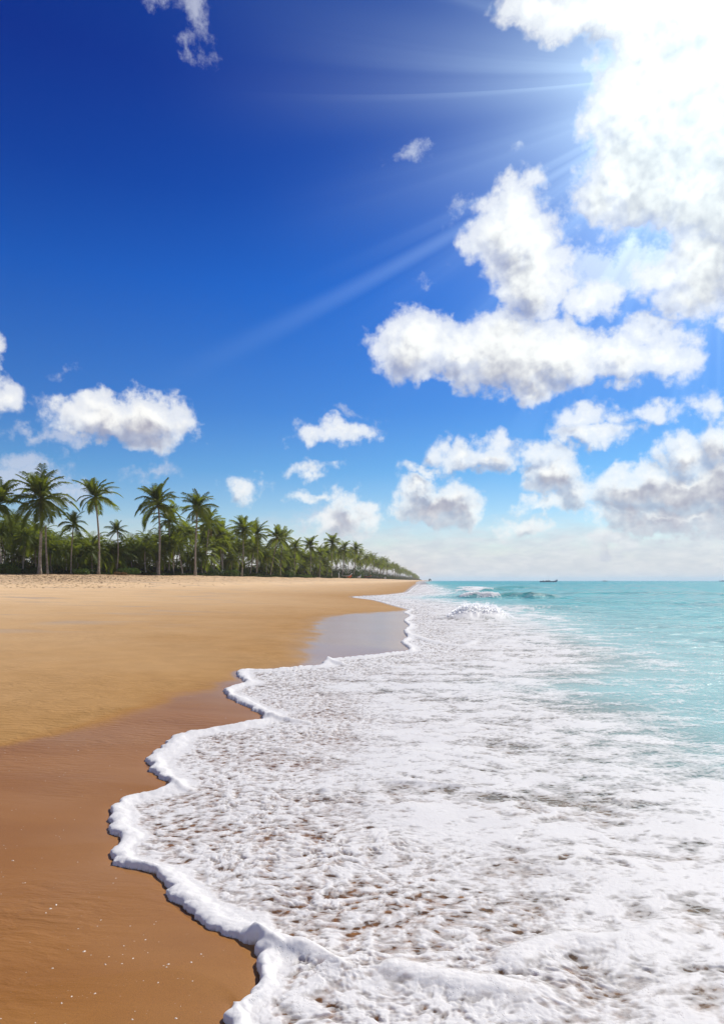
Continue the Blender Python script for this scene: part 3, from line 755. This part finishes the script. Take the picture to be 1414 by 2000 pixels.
GF = 'tall palms standing in front of the grove'
fp = [
 ('big coconut palm half cut off by the left edge of the picture', 4, 0, 985, 50, 4, 26, 0.26, 1),
 ('broadest leafy palm with hanging orange frond, second from the left', 78, 83, 975, 58, 0, 30, 0.27, 3),
 ('small slim palm just right of the bare headless trunk', 140, 146, 1024, 27, 5, 20, 0.19, 0),
 ('tall lone palm with spiky crown and curved pale trunk against the sky', 193, 185, 970, 41, 2, 22, 0.23, 2),
 ('short thin palm with small crown right of the tall spiky one', 228, 228, 1036, 21, 4, 17, 0.18, 0),
 ('tall palm with dense drooping crown left of centre of the grove', 310, 309, 985, 43, 0, 26, 0.24, 1),
 ('palm with crown tucked just right of the dense drooping crown', 330, 330, 1015, 34, 9, 24, 0.20, 1),
 ('tall palm with tufted top and straight pale trunk, highest of the right half', 382, 387, 993, 37, 0, 24, 0.24, 1),
 ('leafy palm pressed against the right side of the tufted tall palm', 402, 410, 1022, 30, 6, 24, 0.20, 1),
 ('dense palm of medium height left of the starry crowned palm', 436, 431, 1044, 28, 8, 24, 0.20, 1),
 ('palm with dark star shaped crown rising over pale green fronds', 472, 474, 1035, 29, 5, 24, 0.22, 0),
 ('palm with straight slender trunk standing free of the star crowned one', 501, 503, 1042, 26, 2, 22, 0.20, 2),
 ('palm with slanting bare trunk leaning to the right', 528, 541, 1050, 26, 3, 23, 0.19, 1),
 ('palm with upright trunk sharing its crown with the slanting one', 548, 553, 1056, 25, 6, 23, 0.19, 1),
 ('low round palm between the leaning pair and the far dark palms', 576, 577, 1070, 19, 4, 20, 0.20, 1),
 ('dark palm with open crown standing over the low green vines', 606, 606, 1068, 22, 5, 20, 0.22, 0),
 ('lower bushy palm behind the beached boats', 624, 625, 1082, 17, 4, 20, 0.20, 1),
 ('tallest far palm above the orange beached boat', 648, 650, 1062, 20, 8, 22, 0.24, 0),
 ('far palm with small crown just right of the tallest far palm', 668, 672, 1073, 16, 8, 20, 0.22, 0),
 ('far palm with wind swept crown before the coast bends away', 690, 694, 1072, 16, 8, 20, 0.22, 0),
]
for i, (lb, bx, cx, cy, rp, back, nf, r0, dead) in enumerate(fp):
    front_palm(lb, bx, cx, cy, rp, back, nf, 100+i, r0, dead, GF)
# headless trunk
x, y = tree_base(94, 1); z = float(ground([x], [y])[0][0])
me, top = trunk_mesh(-0.35, 0, 1.7+108*y/F-z, 0.20, 55, r1=0.15)
ob = link('dead_palm_trunk', me, None, (x, y, z-0.1)); tag(ob, 'bare headless palm trunk with no crown beside the broadest palm', 'dead tree')

# ------------------------------------------------------------------ grove palms (shared prototypes)
protos = []
for s_ in range(7):
    r = random.Random(300+s_); mb = MB(); nf = 19+s_ % 4
    for k in range(nf):
        f = (k+0.5)/nf; el = 84-118*f**1.0; a = k*2.39996+r.uniform(-.3, .3)
        M = Matrix.Rotation(a, 4, 'Z') @ Matrix.Rotation(r.uniform(-.12, .12), 4, 'X')
        frond_geo(mb, el, r.uniform(55, 95), r.uniform(0.85, 1.1), 15, k+s_*40, M, width=0.25, segs=4, lwid=0.036)
    crown = mb.mesh('crown', m_leaf, False)
    lean = r.uniform(-0.14, 0.14)
    t_me, top = trunk_mesh(lean*10, r.uniform(-1, 1), 10.0, 0.19, 400+s_, 8, 6)
    protos.append((crown, t_me, top))
def grove_palm(x, y, hgt, L, i, label, group):
    z = float(ground([x], [y])[0][0]) if y < 1500 else 2.8
    crown, t_me, top = protos[i % 7]
    root = bpy.data.objects.new('palm_tree', None); COL.objects.link(root); root.location = (x, y, z-0.1)
    rz = random.choice((0, math.pi))+random.uniform(-0.5, 0.5); root.rotation_euler = (0, 0, rz)
    k = hgt/10.0
    link('trunk', t_me, root, sc=(0.6+0.4*k, 0.6+0.4*k, k))
    link('crown', crown, root, (top[0]*(0.6+0.4*k), top[1]*(0.6+0.4*k), top[2]*k), random.random()*6.28, L)
    tag(root, label, 'palm tree', group); return root
env = np.array([(-140,1005),(0,1010),(60,1015),(110,1040),(150,1050),(170,1040),(220,1062),(260,1052),(300,1040),(340,1030),(380,1024),(420,1036),(460,1052),(500,1058),(540,1066),
                (580,1078),(620,1082),(660,1074),(700,1073),(740,1084),(780,1102),(800,1112),(815,1121),(822,1127)], float)
lab_n = 'green coconut palm crowded inside the dense grove behind the front row'
lab_f = 'small hazy palm on the far stretch of the curving tree line'
cnt = 0
for layer, (b0, b1, npx, frac0, frac1) in enumerate(((13, 18, 40, 0.30, 0.50), (6, 12, 22, 0.50, 0.85), (14, 24, 18, 0.62, 0.98), (26, 40, 21, 0.80, 1.0))):
    px = -70+random.random()*10
    while px < 640:
        bk = random.uniform(b0, b1); Y = epY(px)+bk
        top_y = float(np.interp(px, env[:, 0], env[:, 1]))
        hfull = H+(HY-top_y)*Y/F-2.8
        hh_ = hfull*random.uniform(frac0, frac1)
        L = random.uniform(3.6, 4.8)
        grove_palm((px-CX)/F*Y, Y, max(1.6, hh_-L*0.28), L, cnt, lab_n, 'palms crowded inside the grove'); cnt += 1
        px += npx*random.uniform(0.7, 1.3)*max(0.55, 160/Y)
# far curve of the coast: by distance
Y = 300.0
while Y < 2300:
    a = np.array([(p, yy) for p, yy in epx if yy >= 280], float)
    px = float(np.interp(Y, a[:, 1], a[:, 0]))
    for bk in (4, 18) if Y < 900 else (10,):
        top_y = float(np.interp(px, env[:, 0], env[:, 1])); yy = Y+random.uniform(0, 8)
        hfull = H+(HY-top_y)*yy/F-2.8
        L = random.uniform(4.2, 5.4)*(1 if Y < 900 else 1.35)
        grove_palm((px-CX)/F*yy-bk*0.9, yy, max(2, min(22, hfull)*random.uniform(0.74, 1.06)-L*0.22), L, cnt, lab_f if Y > 420 else 'distant palm behind the beached boats', 'palms along the far coast' if Y > 420 else 'palms behind the beached boats'); cnt += 1
    Y += 11+Y*0.022
print('PALMS', cnt)

# ------------------------------------------------------------------ undergrowth mass
def leaf_cloud(name, centers, m, nper, lsize, smooth=False):
    """centers: (x,y,z,rx,ry,rz); leaf blades spread through each clump"""
    V = []; N = 0
    for (x, y, z, rx, ry, rz) in centers:
        k = nper
        u = rng.normal(size=(k, 3)); u /= np.linalg.norm(u, axis=1)[:, None]
        rr = rng.uniform(0.45, 1.0, (k, 1))**0.5*(1+0.22*np.sin(u[:, :1]*5+x)+0.18*np.cos(u[:, 1:2]*7+y))
        c = np.array([x, y, z])+u*rr*np.array([rx, ry, rz]); c[:, 2] = np.maximum(c[:, 2], z-rz*0.95)
        d1 = rng.normal(size=(k, 3))+u*0.9+np.array([0, 0, -0.25]); d1 /= np.linalg.norm(d1, axis=1)[:, None]
        d2 = np.cross(d1, rng.normal(size=(k, 3))); d2 /= np.linalg.norm(d2, axis=1)[:, None]+1e-9
        s = lsize*rng.uniform(0.6, 1.4, (k, 1))
        V.append(np.stack([c-d1*s, c+d2*s*0.30, c+d1*s, c-d2*s*0.30], 1).reshape(-1, 3)); N += k
    V = np.concatenate(V); q = np.arange(N*4).reshape(-1, 4)
    me = bpy.data.meshes.new(name); me.vertices.add(len(V)); me.vertices.foreach_set('co', V.astype(np.float32).ravel())
    me.loops.add(q.size); me.loops.foreach_set('vertex_index', q.astype(np.int32).ravel())
    me.polygons.add(len(q)); me.polygons.foreach_set('loop_start', (np.arange(len(q))*4).astype(np.int32)); me.update(calc_edges=True)
    me.materials.append(m); return me
cen = []
px = -170
while px < 700:
    for b0, hmin, hmax in ((5, 0.5, 1.2), (12, 1.0, 2.4), (22, 2.2, 4.2), (38, 3.5, 6.0)):
        Y = epY(px)+b0+random.uniform(0, 6); hgt = random.uniform(hmin, hmax)
        x = (px-CX)/F*Y+random.uniform(-2, 2)
        cen.append((x, Y, 2.8+hgt*0.45, random.uniform(2.0, 3.6), 2.5, hgt*0.58))
    px += 16*max(0.5, 150/epY(px))
Y = 340
while Y < 2300:
    a = np.array([(p, yy) for p, yy in epx if yy >= 280], float); px = float(np.interp(Y, a[:, 1], a[:, 0]))
    for bk in (5, 18):
        hgt = random.uniform(2, 4.5) if bk == 5 else random.uniform(6, 10)
        cen.append(((px-CX)/F*Y-bk*0.9, Y, 2.8+hgt*0.45, 5, 5+Y*0.006, hgt*0.55))
    Y += 6+Y*0.012
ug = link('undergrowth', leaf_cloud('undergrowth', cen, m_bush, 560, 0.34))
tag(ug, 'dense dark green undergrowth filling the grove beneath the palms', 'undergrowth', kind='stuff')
print('UG', len(cen)*560)

def shrub(px, py, wpx_, hpx, label, back=1.0, n=5):
    x, y = tree_base(px, back); z = 2.8; s = y/F
    root = bpy.data.objects.new('shrub', None); COL.objects.link(root); root.location = (x, y, z)
    cs = [((random.uniform(-.5, .5))*wpx_*s*0.7, random.uniform(-.5, .5), hpx*s*random.uniform(0.3, 0.6), wpx_*s*0.33, wpx_*s*0.3, hpx*s*0.42) for _ in range(n)]
    link('foliage', leaf_cloud('foliage', cs, m_shrub, 420, 0.20), root)
    mb = MB()
    for k in range(4): mb.tube([(0, 0, -0.2), (random.uniform(-.4, .4)*wpx_*s, random.uniform(-.3, .3), hpx*s*0.6)], [0.05, 0.02], 5)
    link('stem', mb.mesh('stem', m_trunk), root)
    tag(root, label, 'shrub'); return root
shrub(702, 1112, 26, 26, 'round bright green tree bush behind the beached boats')
shrub(590, 1127, 34, 6, 'low bright green vine patch at the foot of the dark far palm', -1.5, 7)
shrub(560, 1120, 22, 12, 'small green bush under the leaning palm trunks', 0)
shrub(250, 1112, 40, 15, 'leafy light green bush right of the short thin palm', 1, 7)
shrub(14, 1112, 44, 22, 'leafy young palm thicket at the foot of the leftmost palm', 1, 7)
shrub(160, 1114, 26, 12, 'green bush left of the tall curved pale trunk', 1)
shrub(450, 1114, 30, 14, 'green bush between the middle palm trunks', 1)

# ------------------------------------------------------------------ boats
def simple(name, c, rough=0.6):
    m, n, o = mat(name); g = n.n('ShaderNodeNewGeometry').outputs['Position']
    nz = n.noise(g, 3.0, 5, 0.65); c2 = tuple(q*0.6 for q in c)
    principled(n, o, **{'Base Color': n.mix(n.ss(nz, 0.4, 0.75, 0, 0.8), (*c, 1), (*c2, 1)), 'Roughness': rough}); return m
m_or = simple('orange_paint', (0.55, 0.14, 0.04)); m_wh = simple('white_paint', (0.7, 0.7, 0.68)); m_dk = simple('dark_tar_paint', (0.05, 0.055, 0.06))
m_blu = simple('blue_paint', (0.08, 0.16, 0.3)); m_wood = simple('weathered_wood', (0.22, 0.14, 0.08)); m_gry = simple('grey_violet_paint', (0.34, 0.32, 0.36))
def hull(L, B, D, prow, mh, mt, name, loc, rz, mast=False, cabin=False, stern=0.2):
    root = bpy.data.objects.new(name, None); COL.objects.link(root); root.location = loc; root.rotation_euler = (0, 0, rz)
    def rings(off, dz):
        R = []; K = 18
        for i in range(K+1):
            t = i/K; w_ = B/2*max(0.03, math.sin(math.pi*min(1, 0.16+0.84*t))**0.55 if t > 0.1 else (0.55+3.0*t))*(1-off)
            sheer = D+prow*max(0, (t-0.72)/0.28)**2+stern*max(0, (0.22-t)/0.22)**2
            keel = prow*0.55*max(0, (t-0.80)/0.20)**2
            x = L*(t-0.5)
            R.append([(x, -w_, sheer+dz), (x, -w_*0.82, D*0.35+keel*0.8), (x, -w_*0.3, keel+dz*0.0+off*0.6), (x, w_*0.3, keel+off*0.6), (x, w_*0.82, D*0.35+keel*0.8), (x, w_, sheer+dz)])
        return R
    mb = MB(); R = rings(0, 0); v = [p for r in R for p in r]
    f = [(i*6+j, (i+1)*6+j, (i+1)*6+j+1, i*6+j+1) for i in range(18) for j in range(5)]+[(0, 1, 2, 3, 4, 5)]
    mb.add(v, f); R2 = rings(0.08, 0); mb.add([p for r in R2 for p in r], [q[::-1] for q in f[:-1]]+[(5, 4, 3, 2, 1, 0)])
    link('hull', mb.mesh('hull', mh), root)
    mb = MB()
    for j in (0, 5): mb.tube([r[j] for r in R], 0.05+0.004*L, 5)
    link('gunwale', mb.mesh('gunwale', mt), root)
    mb = MB()
    for t in (0.25, 0.45, 0.65):
        x = L*(t-0.5); mb.add([(x-.12, -B*.44, D*.8), (x+.12, -B*.44, D*.8), (x+.12, B*.44, D*.8), (x-.12, B*.44, D*.8), (x-.12, -B*.44, D*.74), (x+.12, -B*.44, D*.74), (x+.12, B*.44, D*.74), (x-.12, B*.44, D*.74)],
               [(0, 1, 2, 3), (7, 6, 5, 4), (0, 4, 5, 1), (2, 6, 7, 3), (1, 5, 6, 2), (0, 3, 7, 4)])
    link('bench', mb.mesh('bench', m_wood), root)
    mb = MB(); mb.tube([(L*.47, 0, D+prow*.6), (L*.54, 0, D+prow*1.25)], [0.10, 0.05], 6); link('prow_post', mb.mesh('prow_post', mt), root)
    if mast:
        mb = MB(); mb.tube([(-L*.02, 0, 0.2), (-L*.02+.1, 0, D+3.6)], [0.07, 0.04], 6); link('mast', mb.mesh('mast', m_wood), root)
        mb = MB()
        for xx in (L*.40, L*.43): mb.tube([(xx, 0, 0.4), (xx+.1, 0.1, D+prow*1.15)], 0.06, 5)
        link('post', mb.mesh('post', m_wood), root)
    if cabin:
        mb = MB()
        for xx, w2 in ((-L*.12, 1.2), (L*.02, 1.6), (-L*.3, .8)):
            mb.tube([(xx-w2, 0, D*.9), (xx-w2*.5, 0, D+.55), (xx+w2*.5, 0, D+.6), (xx+w2, 0, D*.9)], [0.2, .45, .45, .2], 7)
        link('net_pile', mb.mesh('net_pile', m_dk), root)
    return root
def onsea(px, Y): return ((px-CX)/F*Y, Y, -0.35)
tag(hull(20, 3.0, 1.4, 1.9, m_gry, m_gry, 'fishing_boat', onsea(1071, 760), 0.06, True, True), 'long low fishing boat with raised prow and thin mast on the horizon', 'boat')
tag(hull(11, 2.2, 1.2, 1.3, m_gry, m_wood, 'fishing_boat', onsea(1181, 1500), 0.1, False, True), 'tiny faint boat on the horizon between the long boat and the right edge', 'boat')
tag(hull(12, 2.2, 1.3, 1.4, m_gry, m_wood, 'fishing_boat', onsea(1409, 1500), 3.0, False, True), 'tiny faint boat at the far right end of the horizon', 'boat')
def onland(px, back=-3):
    x, y = tree_base(px, back); return (x, y, float(ground([x], [y])[0][0])+0.05)
tag(hull(7.5, 1.8, 0.9, 1.1, m_or, m_wh, 'beached_boat', onland(672), 0.35), 'orange fishing boat pulled up under the far palms', 'boat')
tag(hull(8, 1.9, 0.9, 0.8, m_dk, m_or, 'beached_boat', onland(712, -3), 0.15, cabin=True), 'dark hulled boat with orange rim beached right of the orange boat', 'boat')
tag(hull(6.5, 1.7, 0.8, 0.9, m_wh, m_blu, 'beached_boat', onland(694, -2), 0.5), 'white boat beached between the orange boat and the dark one', 'boat')
tag(hull(9, 1.9, 0.8, 0.5, m_dk, m_dk, 'beached_boat', onland(733, -3), 0.1, cabin=True), 'low black boat beached beside the white box', 'boat')
# white box and post
def box_mesh(name, m, sx, sy, sz, bev=0.03):
    mb = MB(); b = bev; prof = [(0, b), (0.0, sz-b), (b, sz)]
    v = []
    for (i, z) in prof:
        v += [(-sx/2+i, -sy/2+i, z), (sx/2-i, -sy/2+i, z), (sx/2-i, sy/2-i, z), (-sx/2+i, sy/2-i, z)]
    f = [(3, 2, 1, 0)]+[(r*4+k, r*4+(k+1) % 4, r*4+4+(k+1) % 4, r*4+4+k) for r in (0, 1) for k in range(4)]+[(8, 9, 10, 11)]
    mb.add(v, f); return mb.mesh(name, m, False)
p_ = onland(752, -8)
rt = bpy.data.objects.new('storage_box', None); COL.objects.link(rt); rt.location = (p_[0], p_[1], p_[2]-0.05)
link('body', box_mesh('body', m_wh, 1.6, 1.2, 1.5), rt); link('lid', box_mesh('lid', m_wh, 1.75, 1.35, 0.16), rt, (0, 0, 1.5)); link('door', box_mesh('door', m_gry, 0.25, 0.04, 1.2), rt, (0.1, -0.62, 0.15))
tag(rt, 'small white box standing on the sand before the far trees', 'box')
p_ = onland(662, -3); mb = MB(); mb.tube([(0, 0, -0.2), (0.05, 0, 1.4), (-0.15, 0, 2.2)], [0.28, 0.22, 0.1], 7)
tag(link('white_post', mb.mesh('white_post', m_wh), None, p_), 'white post standing just left of the orange boat', 'post')
# people-sized far dark rock at tip
mb = MB(); mb.tube([(-2.5, 0, -1), (-1.2, 0.3, 2.2), (0.3, -.2, 4.2), (1.6, 0, 3.0), (3, 0, -1)], [1.0, 1.9, 1.6, 1.7, 0.8], 7)
tag(link('dark_rock', mb.mesh('dark_rock', m_bush), None, (155, 1560, 1.2)), 'tiny dark rock alone at the very tip of the far shore', 'rock')

# ------------------------------------------------------------------ litter and shells
m_lit = simple('dry_litter', (0.27, 0.17, 0.10), 0.9)
V = []
for k in range(4200):
    px = random.uniform(-60, 640) if random.random() < 0.45 else random.gauss(150, 110)
    Yc = epY(px); Y = Yc-abs(random.gauss(0, 16)) if random.random() < 0.8 else Yc*random.uniform(0.6, 1)
    V.append(((px-CX)/F*Y, Y))
V = np.array(V); zz, _ = ground(V[:, 0], V[:, 1])
mb = MB()
for (x, y), z in zip(V, zz):
    a = random.random()*6.28; l = random.uniform(0.06, 0.26); w2 = l*random.uniform(0.15, 0.45); c, s = math.cos(a), math.sin(a)
    mb.add([(x-c*l, y-s*l, z+.01), (x-s*w2, y+c*w2, z+.02+w2*.4), (x+c*l, y+s*l, z+.01), (x+s*w2, y-c*w2, z+.02+w2*.3)], [(0, 1, 2), (0, 2, 3)])
lt = link('leaf_litter', mb.mesh('leaf_litter', m_lit, False)); tag(lt, 'dry brown leaf litter scattered over the upper beach before the palms', 'leaf litter', kind='stuff')
cs = [(random.uniform(-.9, .9), random.uniform(-.3, .3), random.uniform(.1, .35), .6, .4, .22) for _ in range(5)]
x, y = tree_base(238, -2); hp = link('leaf_heap', leaf_cloud('leaf_heap', cs, m_dead, 160, 0.16), None, (x, y, float(ground([x], [y])[0][0])))
tag(hp, 'small heap of dry reddish fronds on the crest of the sand', 'heap')

m_shell, n, o = mat('shell'); oi = n.n('ShaderNodeObjectInfo')
principled(n, o, **{'Base Color': n.mix(oi.outputs['Random'], (0.70, 0.62, 0.53, 1), (0.42, 0.33, 0.25, 1)), 'Roughness': 0.4})
shells = []
for s_ in range(5):
    r = random.Random(s_); mb = MB(); K = 8; rad = [r.uniform(0.6, 1.1) for _ in range(K)]
    v = [(0, 0, 0.38)]+[(math.cos(k*6.283/K)*rad[k]*.6, math.sin(k*6.283/K)*rad[k]*.45, 0.28) for k in range(K)]+[(math.cos(k*6.283/K)*rad[k], math.sin(k*6.283/K)*rad[k]*.7, 0.0) for k in range(K)]
    f = [(0, 1+k, 1+(k+1) % K) for k in range(K)]+[(1+k, 1+K+k, 1+K+(k+1) % K, 1+(k+1) % K) for k in range(K)]
    mb.add(v, f); shells.append(mb.mesh('shell_fragment', m_shell))
pts = []
while len(pts) < 150:
    px = random.uniform(-30, 520); py = random.uniform(1440, 2030) if random.random() < 0.75 else random.uniform(1360, 1500)
    x, y = gp(px, py)
    dv = float(dW([x], [y])[0]); 
    if dv > -0.12: continue
    z = float(ground([x], [y])[0][0]); x, y = gp(px, py, z)
    if float(sdist([x], [y], DL, True, SEA_CLOSE)[0]) < 0.05: continue
    pts.append((x, y, float(ground([x], [y])[0][0])))
for k, p in enumerate(pts):
    o_ = link('shell_fragment', shells[k % 5], None, (p[0], p[1], p[2]-0.0005), random.random()*6.28, random.uniform(0.0025, 0.0075)*(1.5 if random.random() < 0.12 else 1))
    tag(o_, 'tiny pale shell fragment lying on the wet brown sand', 'shell', 'shell fragments scattered on the wet sand')

# ------------------------------------------------------------------ sea haze
mh, n, o = mat('sea_air')
pv = n.n('ShaderNodeVolumePrincipled'); pv.inputs['Color'].default_value = (0.93, 0.95, 1.0, 1); pv.inputs['Density'].default_value = 0.00013; pv.inputs['Anisotropy'].default_value = 0.0
n.L(pv.outputs[0], o.inputs['Volume'])
a, b, z0, z1 = 19000, 12500, -4.2, 45
me = bpy.data.meshes.new('haze')
me.from_pydata([(x, y, z) for z in (z0, z1) for x, y in ((-a, -60), (a, -60), (a, b), (-a, b))], [], [(3, 2, 1, 0), (4, 5, 6, 7), (0, 1, 5, 4), (1, 2, 6, 5), (2, 3, 7, 6), (3, 0, 4, 7)])
me.materials.append(mh); hz_ = link('haze', me); hz_['kind'] = 'stuff'; hz_['label'] = 'pale sea haze hanging over the far shore and horizon'; hz_['category'] = 'haze'
